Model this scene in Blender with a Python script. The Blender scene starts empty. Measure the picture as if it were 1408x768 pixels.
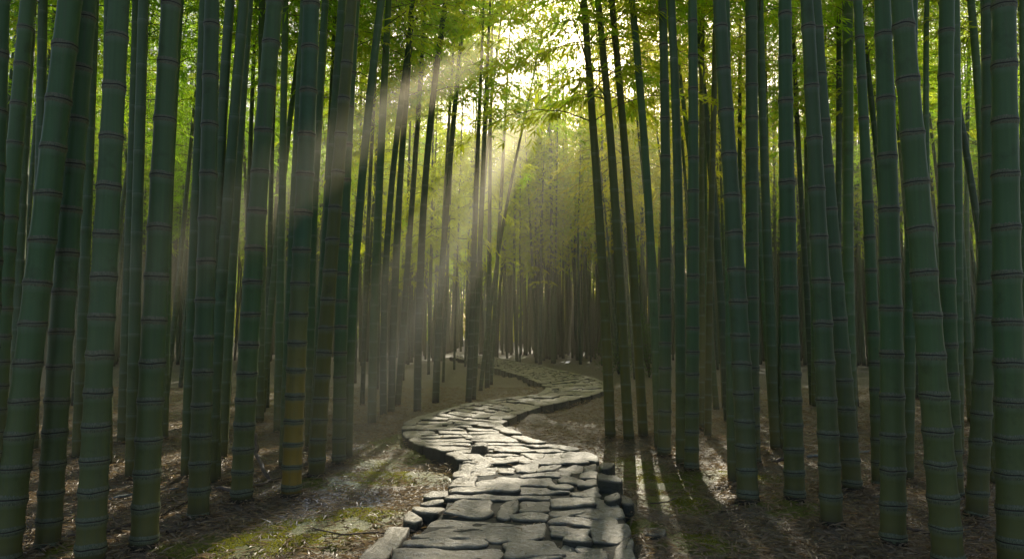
import bpy, bmesh, math, random
import numpy as np
from mathutils import Vector, Matrix, noise as mnoise
random.seed(7); rng = np.random.default_rng(7)
scene = bpy.context.scene
col = scene.collection
R = math.radians

# ------------------------------------------------------------------ camera geometry
CAM_H, FPX, HOR = 1.25, 1000.0, 455.0
TH = math.atan((HOR - 384) / FPX)
def ray(px, py):
    u, v = (px - 704) / FPX, (384 - py) / FPX
    return np.array([u, math.cos(TH) - v * math.sin(TH), math.sin(TH) + v * math.cos(TH)])
def ground(px, py, z=0.0):                      # where a sight line meets the level z
    d = ray(px, py); t = (z - CAM_H) / d[2]
    return np.array([d[0] * t, d[1] * t, z])
def at_depth(px, py, Y):
    d = ray(px, py); t = Y / d[1]
    return np.array([d[0] * t, Y, CAM_H + d[2] * t])
def project(p):
    y = p[1]; z = p[2] - CAM_H
    f = y * math.cos(TH) + z * math.sin(TH); v = -y * math.sin(TH) + z * math.cos(TH)
    return 704 + FPX * p[0] / f, 384 - FPX * v / f

SUN_DIR = ray(832, -40); SUN_DIR = SUN_DIR / np.linalg.norm(SUN_DIR)
SUN_EL = math.asin(SUN_DIR[2]); SUN_AZ = math.atan2(SUN_DIR[0], SUN_DIR[1])

# ------------------------------------------------------------------ object helpers
def tag(o, label=None, cat=None, group=None, kind=None):
    if label: o['label'] = label
    if cat: o['category'] = cat
    if group: o['group'] = group
    if kind: o['kind'] = kind
    return o
def empty(name, loc=(0, 0, 0)):
    o = bpy.data.objects.new(name, None); o.empty_display_size = .2
    o.location = loc; col.objects.link(o); return o
def mesh_np(name, V, F, mats, smooth=True, attrs=None, mat_idx=None):
    """V (n,3); F list of equal length faces (m,k) or list of such arrays"""
    me = bpy.data.meshes.new(name)
    Fs = F if isinstance(F, list) else [F]
    Fs = [np.asarray(f, dtype=np.int32) for f in Fs if len(f)]
    V = np.asarray(V, dtype=np.float32)
    me.vertices.add(len(V)); me.vertices.foreach_set('co', V.ravel())
    nl = sum(f.size for f in Fs); npoly = sum(len(f) for f in Fs)
    me.loops.add(nl); me.polygons.add(npoly)
    me.loops.foreach_set('vertex_index', np.concatenate([f.ravel() for f in Fs]))
    tot = np.concatenate([np.full(len(f), f.shape[1], dtype=np.int32) for f in Fs])
    st = np.concatenate([[0], np.cumsum(tot)[:-1]]).astype(np.int32)
    me.polygons.foreach_set('loop_start', st)
    if mat_idx is not None: me.polygons.foreach_set('material_index', np.asarray(mat_idx, dtype=np.int32))
    for m in mats: me.materials.append(m)
    me.update(calc_edges=True)
    me.polygons.foreach_set('use_smooth', np.full(npoly, smooth))
    if attrs:
        for k, a in attrs.items():
            at = me.attributes.new(k, 'FLOAT', 'POINT'); at.data.foreach_set('value', np.asarray(a, dtype=np.float32))
    me.validate()
    return me
def outward(me):
    bm = bmesh.new(); bm.from_mesh(me); bmesh.ops.recalc_face_normals(bm, faces=bm.faces); bm.to_mesh(me); bm.free(); return me
def link(name, me, parent=None, loc=None):
    o = bpy.data.objects.new(name, me); col.objects.link(o)
    if parent: o.parent = parent
    if loc is not None: o.location = loc
    return o

# ------------------------------------------------------------------ materials
class NT:
    def __init__(s, name):
        s.m = bpy.data.materials.new(name); s.m.use_nodes = True; s.t = s.m.node_tree
        s.t.nodes.clear(); s.out = s.n('ShaderNodeOutputMaterial')
    def n(s, typ, **kw):
        nd = s.t.nodes.new(typ)
        for k, v in kw.items():
            if k.startswith('i_'):
                key = k[2:]; key = int(key) if key.isdigit() else key.replace('_', ' ')
                nd.inputs[key].default_value = v
            else: setattr(nd, k, v)
        return nd
    def l(s, a, b): s.t.links.new(a, b)
    def mix(s, fac, a, b, mode='MIX'):
        nd = s.n('ShaderNodeMix', data_type='RGBA', blend_type=mode)
        for sock, v in ((nd.inputs[0], fac), (nd.inputs[6], a), (nd.inputs[7], b)):
            if isinstance(v, (int, float)): sock.default_value = v
            elif isinstance(v, tuple): sock.default_value = (*v, 1)
            else: s.l(v, sock)
        return nd.outputs[2]
    def ramp(s, fac, stops, interp='LINEAR'):
        nd = s.n('ShaderNodeValToRGB'); cr = nd.color_ramp; cr.interpolation = interp
        while len(cr.elements) > 1: cr.elements.remove(cr.elements[-1])
        cr.elements[0].position = stops[0][0]; cr.elements[0].color = (*stops[0][1], 1)
        for p, c in stops[1:]:
            e = cr.elements.new(p); e.color = (*c, 1)
        s.l(fac, nd.inputs[0]); return nd.outputs[0]
    def math(s, op, a, b=None, c=None, clamp=False):
        nd = s.n('ShaderNodeMath', operation=op, use_clamp=clamp)
        for i, v in enumerate((a, b, c)):
            if v is None: continue
            if isinstance(v, (int, float)): nd.inputs[i].default_value = v
            else: s.l(v, nd.inputs[i])
        return nd.outputs[0]
    def attr(s, name): return s.n('ShaderNodeAttribute', attribute_name=name).outputs['Fac']
    def noise(s, scale, detail=4, rough=.55, vec=None):
        nd = s.n('ShaderNodeTexNoise', i_Scale=scale, i_Detail=detail, i_Roughness=rough)
        if vec is not None: s.l(vec, nd.inputs['Vector'])
        return nd.outputs['Fac']
    def coords(s, scale=(1, 1, 1), which='Object'):
        tc = s.n('ShaderNodeTexCoord'); mp = s.n('ShaderNodeMapping'); mp.inputs['Scale'].default_value = scale
        s.l(tc.outputs[which], mp.inputs['Vector']); return mp.outputs['Vector']
    def finish(s, color, rough=.5, bump=None, bstr=.3, bdist=.01, spec=.5, **kw):
        b = s.n('ShaderNodeBsdfPrincipled')
        for k, v in (('Base Color', color), ('Roughness', rough), ('Specular IOR Level', spec)):
            if isinstance(v, tuple): b.inputs[k].default_value = (*v, 1)
            elif isinstance(v, (int, float)): b.inputs[k].default_value = v
            else: s.l(v, b.inputs[k])
        for k, v in kw.items(): b.inputs[k.replace('_', ' ')].default_value = v
        if bump is not None:
            bp = s.n('ShaderNodeBump', i_Strength=bstr, i_Distance=bdist); s.l(bump, bp.inputs['Height']); s.l(bp.outputs[0], b.inputs['Normal'])
        s.l(b.outputs[0], s.out.inputs['Surface']); return s.m

def stem_material(name, c_lo, c_a, c_b, low_h=1.3, rough=.42):
    t = NT(name); h = t.attr('hgt'); fr = t.attr('frac')
    rnd = t.n('ShaderNodeObjectInfo').outputs['Random']
    co = t.coords((1, 1, 1)); streak2 = t.noise(1.0, 5, .7, t.coords((26, 26, .9))); n4 = t.noise(5.5, 6, .7, co); stretched = t.coords((60, 60, 1.4))
    n1 = t.noise(1.7, 5, .6, co); n2 = t.noise(1.0, 3, .6, stretched); n3 = t.noise(38, 3, .6, co)
    base = t.ramp(rnd, [(0, c_a), (.35, c_b), (.55, tuple(.45 * x + .55 * y for x, y in zip(c_a, (.12, .16, .05)))), (.8, (c_a[0] * 1.3, c_a[1] * .8, c_a[2] * 1.1)), (1, c_b)])
    base = t.mix(t.math('MULTIPLY', t.ramp(n1, [(.35, (0, 0, 0)), (.7, (1, 1, 1))]), .55), base, tuple(x * .6 for x in c_a))
    base = t.mix(t.math('MULTIPLY', n2, .5), base, tuple(min(1, x * 1.5) for x in c_b))
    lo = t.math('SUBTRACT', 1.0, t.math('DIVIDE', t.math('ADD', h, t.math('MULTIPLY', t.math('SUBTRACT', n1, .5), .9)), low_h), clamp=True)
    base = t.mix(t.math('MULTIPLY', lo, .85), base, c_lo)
    base = t.mix(t.math('MULTIPLY', t.ramp(streak2, [(.52, (0, 0, 0)), (.70, (1, 1, 1))]), .45), base, (.105, .125, .07))
    base = t.mix(t.math('MULTIPLY', t.ramp(n4, [(.55, (0, 0, 0)), (.72, (1, 1, 1))]), .5), base, (.055, .055, .025))
    # pale bloom under each node, thinning downward; dirt at the foot; pale lichen specks
    bloom = t.ramp(fr, [(.0, (.25, .25, .25)), (.03, (0, 0, 0)), (.84, (0, 0, 0)), (.96, (.55, .55, .55)), (1, (.7, .7, .7))])
    base = t.mix(t.math('MULTIPLY', bloom, t.math('ADD', .25, t.math('MULTIPLY', n2, .65))), base, (.26, .31, .23))
    speck = t.ramp(n3, [(.70, (0, 0, 0)), (.76, (1, 1, 1))])
    base = t.mix(t.math('MULTIPLY', speck, .18), base, (.32, .36, .3))
    foot = t.math('SUBTRACT', 1.0, t.math('DIVIDE', h, .16), clamp=True)
    base = t.mix(foot, base, (.035, .028, .018))
    rg = t.math('ADD', rough - .08, t.math('MULTIPLY', n1, .25))
    return t.finish(base, rg, n2, .12, .004, spec=.32)
M_STEM = stem_material('culm_green', (.175, .150, .045), (.062, .134, .054), (.098, .178, .064))
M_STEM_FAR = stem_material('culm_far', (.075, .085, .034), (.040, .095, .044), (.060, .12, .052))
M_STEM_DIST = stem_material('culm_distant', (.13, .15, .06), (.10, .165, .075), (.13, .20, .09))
M_STEM_OLIVE = stem_material('culm_olive', (.15, .13, .03), (.11, .135, .036), (.13, .15, .045), 2.5)
M_STEM_GOLD = stem_material('culm_painted_sun_foot', (.40, .24, .03), (.054, .130, .062), (.08, .16, .07), 2.0)  # golden sunlight on the foot is painted into the lower colour
def ring_mats():
    t = NT('node_bloom'); n = t.noise(30, 4, .6, t.coords())
    a = t.finish(t.ramp(n, [(.35, (.055, .085, .036)), (.7, (.26, .25, .15))]), .6)
    t = NT('node_groove'); n = t.noise(40, 3, .6, t.coords())
    b = t.finish(t.ramp(n, [(.4, (.020, .016, .010)), (.7, (.06, .048, .030))]), .7)
    return [a, b]
M_RING = ring_mats()

def leaf_material(name, dark, light, trans, tw=.5, rough=.45):
    t = NT(name)
    isl = t.n('ShaderNodeNewGeometry').outputs['Random Per Island']
    rnd = t.n('ShaderNodeObjectInfo').outputs['Random']
    f = t.math('ADD', t.math('MULTIPLY', isl, .6), t.math('MULTIPLY', rnd, .4))
    c = t.mix(f, dark, light)
    tc = t.mix(f, tuple(x * .75 for x in trans), tuple(min(1, x * 1.15) for x in trans))
    b = t.n('ShaderNodeBsdfPrincipled', i_Roughness=rough); t.l(c, b.inputs['Base Color'])
    tr = t.n('ShaderNodeBsdfTranslucent'); t.l(tc, tr.inputs['Color'])
    mx = t.n('ShaderNodeMixShader'); mx.inputs[0].default_value = tw
    t.l(b.outputs[0], mx.inputs[1]); t.l(tr.outputs[0], mx.inputs[2]); t.l(mx.outputs[0], t.out.inputs['Surface'])
    return t.m
M_LEAF = leaf_material('leaf_green', (.045, .115, .014), (.085, .16, .022), (.60, .95, .04), .80)
M_LEAF_YEL = leaf_material('leaf_sunny', (.060, .12, .012), (.11, .17, .018), (.82, .96, .04), .82)  # yellower copy of the green leaf, sunlight put into its colour
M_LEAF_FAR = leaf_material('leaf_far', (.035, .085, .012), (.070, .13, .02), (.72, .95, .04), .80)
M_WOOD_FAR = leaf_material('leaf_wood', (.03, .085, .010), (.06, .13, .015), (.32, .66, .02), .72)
M_LEAF_SUNLIT = leaf_material('leaf_sunlit_gold', (.07, .10, .012), (.12, .15, .018), (.98, .90, .05), .82)  # leaf copy for growth near the sun, golden light put into its colour
M_SHRUB = leaf_material('leaf_shrub', (.04, .11, .02), (.09, .17, .04), (.25, .42, .06), .4)
M_DRY = leaf_material('leaf_dry', (.17, .115, .062), (.54, .40, .24), (.52, .37, .19), .3, .5)
M_MOSS = leaf_material('moss_blade', (.11, .125, .012), (.25, .24, .022), (.50, .48, .035), .4, .7)
t = NT('twig_bark'); M_TWIG = t.finish(t.ramp(t.noise(20, 3, .6, t.coords()), [(.3, (.05, .05, .02)), (.7, (.11, .10, .04))]), .6)
t = NT('dead_wood'); n_ = t.noise(14, 5, .65, t.coords((1, 1, 1)))
M_WOOD = t.finish(t.ramp(n_, [(.3, (.06, .04, .025)), (.7, (.22, .16, .11))]), .75, n_, .5, .01)
t = NT('root_collar'); n_ = t.noise(45, 5, .7, t.coords())
M_ROOT = t.finish(t.ramp(n_, [(.3, (.022, .018, .010)), (.55, (.07, .058, .034)), (.75, (.13, .115, .06))]), .85, n_, .8, .012)
t = NT('pale_wood'); n_ = t.noise(14, 5, .65, t.coords((1, 1, 1)))
M_PALE = t.finish(t.ramp(n_, [(.3, (.16, .17, .15)), (.7, (.34, .34, .30))]), .7, n_, .4, .01)

def stone_material(name, k=1.0):
    t = NT(name); co = t.coords((1, 1, 1), 'Object')
    rnd = t.n('ShaderNodeNewGeometry').outputs['Random Per Island']
    n1 = t.noise(3.5, 6, .6, co); n2 = t.noise(26, 5, .7, co); n3 = t.noise(140, 3, .6, co)
    c = t.ramp(n1, [(.3, (.11 * k, .093 * k, .060 * k)), (.55, (.185 * k, .155 * k, .10 * k)), (.75, (.28 * k, .23 * k, .15 * k))])
    c = t.mix(t.math('ADD', .25, t.math('MULTIPLY', rnd, .5)), c, t.ramp(rnd, [(.0, (.18, .165, .105)), (.25, (.44, .36, .23)), (.5, (.27, .235, .155)), (.75, (.50, .41, .27)), (1, (.36, .285, .18))]))
    c = t.mix(t.math('MULTIPLY', t.ramp(n2, [(.5, (0, 0, 0)), (.72, (1, 1, 1))]), .6), c, (.30 * k, .29 * k, .25 * k))
    c = t.mix(t.math('MULTIPLY', t.ramp(n2, [(.22, (1, 1, 1)), (.38, (0, 0, 0))]), .4), c, (.08, .08, .06))
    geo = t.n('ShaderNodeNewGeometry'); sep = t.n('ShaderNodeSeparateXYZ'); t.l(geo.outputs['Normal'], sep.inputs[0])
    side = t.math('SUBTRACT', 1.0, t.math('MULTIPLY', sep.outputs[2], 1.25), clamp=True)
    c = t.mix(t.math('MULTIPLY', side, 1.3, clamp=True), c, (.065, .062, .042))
    mossy = t.ramp(t.noise(1.1, 5, .7, co), [(.56, (0, 0, 0)), (.68, (1, 1, 1))])
    c = t.mix(t.math('MULTIPLY', mossy, .35), c, (.09, .105, .03))
    hb = t.math('ADD', t.math('ADD', t.math('MULTIPLY', n2, .6), t.math('MULTIPLY', n1, 1.2)), t.math('MULTIPLY', n3, .35))
    return t.finish(c, t.math('ADD', .36, t.math('MULTIPLY', n2, .32)), hb, 1.0, .035, spec=.5)
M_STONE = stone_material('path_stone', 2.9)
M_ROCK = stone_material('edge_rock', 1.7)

def ground_material():
    t = NT('forest_floor'); co = t.coords((1, 1, 1), 'Object')
    moss = t.attr('moss'); dirt = t.attr('bare')
    wob = t.n('ShaderNodeTexNoise', i_Scale=9.0, i_Detail=3.0); t.l(co, wob.inputs['Vector'])
    v1 = t.n('ShaderNodeTexVoronoi', feature='F1', i_Scale=22.0); v2 = t.n('ShaderNodeTexVoronoi', feature='F1', i_Scale=46.0)
    m1 = t.coords((1, .35, 1), 'Object'); m2 = t.coords((.35, 1, 1), 'Object')
    a1 = t.n('ShaderNodeVectorMath', operation='ADD'); t.l(m1, a1.inputs[0]); t.l(wob.outputs['Color'], a1.inputs[1]); t.l(a1.outputs[0], v1.inputs['Vector'])
    a2 = t.n('ShaderNodeVectorMath', operation='ADD'); t.l(m2, a2.inputs[0]); t.l(wob.outputs['Color'], a2.inputs[1]); t.l(a2.outputs[0], v2.inputs['Vector'])
    s1 = t.n('ShaderNodeSeparateColor'); t.l(v1.outputs['Color'], s1.inputs[0]); s2 = t.n('ShaderNodeSeparateColor'); t.l(v2.outputs['Color'], s2.inputs[0])
    k = t.math('ADD', t.math('MULTIPLY', s1.outputs[0], .5), t.math('MULTIPLY', s2.outputs[0], .5))
    lit = t.ramp(k, [(.15, (.15, .114, .072)), (.45, (.32, .25, .16)), (.7, (.45, .35, .22)), (.9, (.60, .49, .33))])
    big = t.noise(.7, 5, .6, co)
    lit = t.mix(t.math('MULTIPLY', big, .6), lit, (.16, .125, .075))
    n2 = t.noise(60, 4, .65, co); nb = t.noise(7, 5, .7, co)
    mc = t.ramp(n2, [(.3, (.10, .11, .012)), (.55, (.22, .22, .018)), (.75, (.36, .33, .04))])
    mf = t.math('MULTIPLY', t.math('SUBTRACT', t.math('ADD', moss, t.math('MULTIPLY', t.math('SUBTRACT', nb, .5), 1.5)), .38), 3.8, clamp=True)
    c = t.mix(mf, lit, mc)
    hgt = t.math('ADD', t.math('MULTIPLY', k, .6), t.math('MULTIPLY', n2, .5))
    return t.finish(c, .58, hgt, .9, .03, spec=.5)
M_GROUND = ground_material()
t = NT('path_bed_soil'); n_ = t.noise(30, 5, .7, t.coords())
M_BED = t.finish(t.ramp(n_, [(.3, (.020, .019, .012)), (.6, (.05, .05, .025)), (.75, (.075, .085, .03))]), .85, n_, .8, .02)

# ------------------------------------------------------------------ the path (edges in pairs from near to far)
PAIRS = [((470, 850), (905, 850)), ((542, 768), (876, 768)), ((578, 728), (866, 730)), ((606, 704), (856, 706)), ((616, 684), (850, 682)), ((619, 660), (836, 660)),
 ((631, 640), (824, 638)), ((627, 628), (812, 624)), ((600, 619), (780, 615)), ((574, 609), (742, 608)), ((557, 594), (706, 594)),
 ((563, 579), (688, 584)), ((600, 567), (694, 578)), ((635, 558), (712, 570)), ((676, 550), (740, 560)), ((715, 546), (782, 551)),
 ((741, 541), (828, 538)), ((752, 532), (834, 527)), ((740, 526), (806, 518)), ((715, 516), (749, 505)), ((676, 505), (702, 495)),
 ((645, 496), (672, 490)), ((618, 490), (636, 485))]
PZ = .13
LE = np.array([ground(*a, z=PZ)[:2] for a, b in PAIRS]); RE = np.array([ground(*b, z=PZ)[:2] for a, b in PAIRS])
def smooth_line(P, n=6):
    out = []
    for i in range(len(P) - 1):
        p0, p1, p2, p3 = P[max(i - 1, 0)], P[i], P[i + 1], P[min(i + 2, len(P) - 1)]
        for k in range(n):
            u = k / n
            out.append(.5 * ((2 * p1) + (-p0 + p2) * u + (2 * p0 - 5 * p1 + 4 * p2 - p3) * u * u + (-p0 + 3 * p1 - 3 * p2 + p3) * u ** 3))
    out.append(P[-1]); return np.array(out)
LS, RS = smooth_line(LE), smooth_line(RE)
MID = (LS + RS) / 2
ARC = np.concatenate([[0], np.cumsum(np.linalg.norm(np.diff(MID, axis=0), axis=1))])
def path_pt(s, v):                               # s metres along, v 0..1 from left to right
    l = np.array([np.interp(s, ARC, LS[:, i]) for i in (0, 1)]); r = np.array([np.interp(s, ARC, RS[:, i]) for i in (0, 1)])
    return l * (1 - v) + r * v
OUTLINE = np.concatenate([LS, RS[::-1]])
def in_poly(P, poly):
    x, y = P[:, 0], P[:, 1]; c = np.zeros(len(P), bool); n = len(poly); j = n - 1
    for i in range(n):
        xi, yi = poly[i]; xj, yj = poly[j]
        m = ((yi > y) != (yj > y)) & (x < (xj - xi) * (y - yi) / (yj - yi + 1e-12) + xi)
        c ^= m; j = i
    return c
def path_dist(P):
    d = np.full(len(P), 1e9)
    for e in (LS, RS):
        for k in range(0, len(e)): d = np.minimum(d, np.hypot(P[:, 0] - e[k, 0], P[:, 1] - e[k, 1]))
    return np.where(in_poly(P, OUTLINE), 0, d)

# ------------------------------------------------------------------ ground sheet
MOSS_SPOTS = [(430, 735, .55, .30), (330, 755, .55, .22), (500, 715, .35, .25), (545, 655, .75, .16), (470, 668, .5, .16), (560, 612, .55, .35), (590, 632, .35, .25), (520, 640, .4, .2),
              (905, 660, .55, .28), (870, 640, .35, .3), (925, 690, .4, .3), (880, 735, .25, .2), (990, 655, .6, .25), (1075, 700, .35, .3), (960, 755, .35, .2),
              (250, 760, .3, .12), (85, 762, .16, .12), (600, 660, .35, .12)]
def moss_at(P):
    m = np.zeros(len(P))
    for px, py, rx, ry in MOSS_SPOTS:
        g = ground(px, py); d2 = ((P[:, 0] - g[0]) / rx) ** 2 + ((P[:, 1] - g[1]) / (ry * 1.8)) ** 2
        m = np.maximum(m, np.exp(-d2 * 1.2))
    return m
def gz(x, y):
    a = mnoise.noise(Vector((x * .55, y * .55, 3.1))) * .05 + mnoise.noise(Vector((x * 2.1, y * 2.1, 7.7))) * .022 + mnoise.noise(Vector((x * 7, y * 7, 1.7))) * .008
    return a - .01
def axis(dense_lo, dense_hi, step, lo, hi, grow=1.22):
    a = list(np.arange(dense_lo, dense_hi, step)); s = step; x = a[-1]
    while x < hi: s *= grow; x += s; a.append(x)
    s = step; x = a[0]
    while x > lo: s *= grow; x -= s; a.insert(0, x)
    return np.array(a)
gx, gy = axis(-6, 6, .06, -400, 400), axis(3.0, 12, .06, -300, 500, 1.12)
GX, GY = np.meshgrid(gx, gy); gp = np.stack([GX.ravel(), GY.ravel()], 1)
pd = path_dist(gp)
gzv = np.array([gz(x, y) if abs(x) < 60 and -20 < y < 90 else 0 for x, y in gp])
ms = moss_at(gp)
gzv = gzv + ms * .035 + np.where(pd > .02, .085 * np.exp(-(pd / .22) ** 2), 0) * (.6 + .8 * np.array([mnoise.noise(Vector((x * 1.7, y * 1.7, 4.4))) if d < 1 else 0 for (x, y), d in zip(gp, pd)])) - np.where(pd < .05, .03, 0)
W = len(gx); idx = np.arange(len(gp)).reshape(len(gy), W)
GF = np.stack([idx[:-1, :-1], idx[:-1, 1:], idx[1:, 1:], idx[1:, :-1]], -1).reshape(-1, 4)
me = mesh_np('ground', np.column_stack([gp, gzv]), GF, [M_GROUND], attrs={'moss': ms, 'bare': np.exp(-pd)})
tag(link('ground', me), 'brown leaf litter floor of the bamboo grove with patches of moss', kind='structure')
def gheight(x, y): return gz(x, y) + float(moss_at(np.array([[x, y]]))[0]) * .035

# ------------------------------------------------------------------ stones
def stone_mesh(name, poly, z_top, thick, mat, rnd=.012, tilt=.012, rough=.006, taper=.0):
    """poly: outline in plan (k,2) ordered; makes a rounded weathered slab, local to its centre"""
    poly = np.asarray(poly, float); c = poly.mean(0)
    area = .5 * np.sum(poly[:, 0] * np.roll(poly[:, 1], -1) - np.roll(poly[:, 0], -1) * poly[:, 1])
    if area < 0: poly = poly[::-1]
    # densify and wobble
    pts = []
    k = len(poly)
    for i in range(k):
        a, b = poly[i], poly[(i + 1) % k]; L = np.linalg.norm(b - a); n = max(2, int(L / .05))
        for j in range(n): pts.append(a + (b - a) * j / n)
    pts = np.array(pts)
    # soften corners
    for _ in range(1): pts = .5 * pts + .25 * (np.roll(pts, 1, 0) + np.roll(pts, -1, 0))
    pts = pts - c
    seed = rng.uniform(0, 99)
    wob = np.array([mnoise.noise(Vector(((p[0] + c[0]) * 6, (p[1] + c[1]) * 6, seed))) for p in pts])
    rad = np.linalg.norm(pts, axis=1)
    pts = pts * (1 + np.clip(wob * rnd * 1.6 / np.maximum(rad, .05), -.2, .2))[:, None]
    sx, sy = rng.normal(0, tilt, 2)
    n = len(pts)
    nrm = np.roll(pts, -1, 0) - np.roll(pts, 1, 0); nrm = np.stack([nrm[:, 1], -nrm[:, 0]], 1); nrm /= np.linalg.norm(nrm, axis=1)[:, None] + 1e-9
    rings, zs = [], []
    size = rad.mean(); b = min(.011, size * .10)
    for off, dz in ((taper, -thick), (0, -b * 1.5), (-b * .3, -b * .55), (-b * .9, -b * .12), (-b * 1.7, 0)):
        rings.append(pts + nrm * off); zs.append(np.full(n, dz))
    for f in (.6, .3): rings.append((pts - nrm * b * 1.7) * f); zs.append(np.zeros(n))
    V = []
    for r_, z_ in zip(rings, zs):
        for p, z in zip(r_, z_):
            und = mnoise.noise(Vector(((p[0] + c[0]) * 5, (p[1] + c[1]) * 5, seed + 5))) * rough * 1.4 + mnoise.noise(Vector(((p[0] + c[0]) * 16, (p[1] + c[1]) * 16, seed))) * rough * .7
            V.append((p[0], p[1], z + (und if z > -thick * .5 else 0) + p[0] * sx + p[1] * sy))
    V.append((0, 0, 0))
    F = []
    for r_ in range(len(rings) - 1):
        for i in range(n):
            j = (i + 1) % n; F.append((r_ * n + i, r_ * n + j, (r_ + 1) * n + j, (r_ + 1) * n + i))
    T = [((len(rings) - 1) * n + i, (len(rings) - 1) * n + (i + 1) % n, len(V) - 1) for i in range(n)]
    me = mesh_np(name, np.array(V), [np.array(F), np.array(T)], [mat])
    return me, (c[0], c[1], z_top)

path = empty('path'); tag(path, 'winding path of irregular grey flagstones with raised stone edges', kind='structure')
# bed
bz = PZ - .022
BV = [(*p, bz) for p in LS] + [(*p, bz) for p in RS] + [(*p, -.08) for p in LS] + [(*p, -.08) for p in RS]
n = len(LS); BF = []
for i in range(n - 1):
    BF += [(i, n + i, n + i + 1, i + 1), (2 * n + i, i, i + 1, 2 * n + i + 1), (n + i, 3 * n + i, 3 * n + i + 1, n + i + 1)]
link('path_bed', mesh_np('path_bed', np.array(BV), np.array(BF), [M_BED], smooth=False), path)
def crop_pts(pp, z=PZ): return [ground(480 + x * .3125, 560 + y * .3125, z)[:2] for x, y in pp]
SLABS = [
 [(680, 590), (910, 578), (932, 640), (690, 652)], [(608, 542), (850, 505), (862, 570), (618, 581)], [(300, 548), (580, 530), (602, 570), (275, 572)],
 [(262, 580), (590, 576), (592, 600), (235, 607)], [(222, 614), (590, 606), (672, 600), (664, 668), (180, 668)], [(385, 484), (600, 486), (850, 503), (600, 536), (312, 544)],
 [(430, 437), (520, 402), (622, 402), (640, 460), (600, 476), (428, 470)], [(662, 420), (742, 402), (735, 452), (705, 486), (645, 480)], [(754, 405), (882, 405), (885, 450), (746, 455)],
 [(712, 464), (868, 458), (878, 494), (712, 486)], [(448, 384), (668, 378), (870, 378), (876, 398), (444, 398)], [(450, 350), (752, 345), (756, 372), (450, 378)],
 [(768, 350), (950, 345), (972, 366), (764, 373)], [(575, 320), (740, 305), (888, 311), (902, 338), (570, 344)], [(448, 312), (560, 306), (562, 342), (450, 346)],
 [(890, 393), (1088, 390), (1092, 428), (892, 430)], [(985, 362), (1096, 348), (1100, 384), (1000, 387)], [(896, 438), (1086, 434), (1050, 442), (970, 470), (896, 468)],
 [(985, 446), (1190, 440), (1200, 476), (1050, 477)], [(892, 480), (1160, 486), (1166, 514), (892, 502)], [(885, 510), (1062, 528), (1020, 558), (892, 556)],
 [(1072, 530), (1220, 512), (1232, 552), (1160, 590), (1062, 582)], [(945, 566), (1050, 562), (1050, 592), (945, 596)], [(945, 601), (1000, 599), (1000, 626), (945, 623)],
 [(1010, 600), (1150, 598), (1145, 626), (1010, 626)], [(940, 634), (1135, 631), (1142, 668), (930, 668)], [(1190, 585), (1240, 560), (1268, 668), (1158, 668)], [(690, 657), (925, 648), (925, 672), (690, 672)],
 [(662, 250), (722, 254), (726, 281), (658, 282)], [(730, 256), (832, 244), (822, 276), (728, 280)], [(836, 262), (942, 236), (900, 276), (830, 278)], [(932, 262), (1040, 236), (1012, 276), (926, 278)],
 [(548, 274), (654, 252), (652, 284), (545, 292)], [(1042, 250), (1094, 246), (1090, 272), (1036, 274)], [(930, 312), (960, 297), (1040, 320), (1020, 334), (930, 328)], [(1012, 288), (1090, 285), (1085, 312), (1020, 311)],
 [(750, 286), (985, 281), (960, 297), (760, 303)], [(948, 206), (1030, 194), (1096, 214), (1090, 242), (1042, 234), (950, 233)], [(858, 200), (942, 190), (945, 230), (850, 237)], [(700, 214), (852, 202), (846, 239), (740, 249), (690, 240)], [(592, 214), (692, 210), (690, 240), (600, 237)], [(500, 214), (582, 212), (590, 236), (500, 240)], [(882, 342), (960, 332), (985, 345), (975, 362), (905, 362)], [(1042, 322), (1094, 314), (1094, 344), (1000, 345)], [(1098, 398), (1150, 412), (1192, 408), (1192, 436), (1098, 434)],
 [(470, 276), (540, 272), (538, 300), (462, 302)], [(500, 245), (590, 238), (650, 246), (540, 268), (486, 270)]]
NP = 0
for pp in SLABS:
    P = np.array(crop_pts(pp)); pc = P.mean(0); P = pc + (P - pc) * (1 + .020 / np.linalg.norm(P - pc, axis=1).mean()); zt = PZ + rng.normal(0, .010)
    me, loc = stone_mesh('paving_stone', P, zt, .09, M_STONE, rnd=.03, tilt=.022, rough=.014)
    link('paving_stone', me, path, loc); NP += 1
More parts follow.
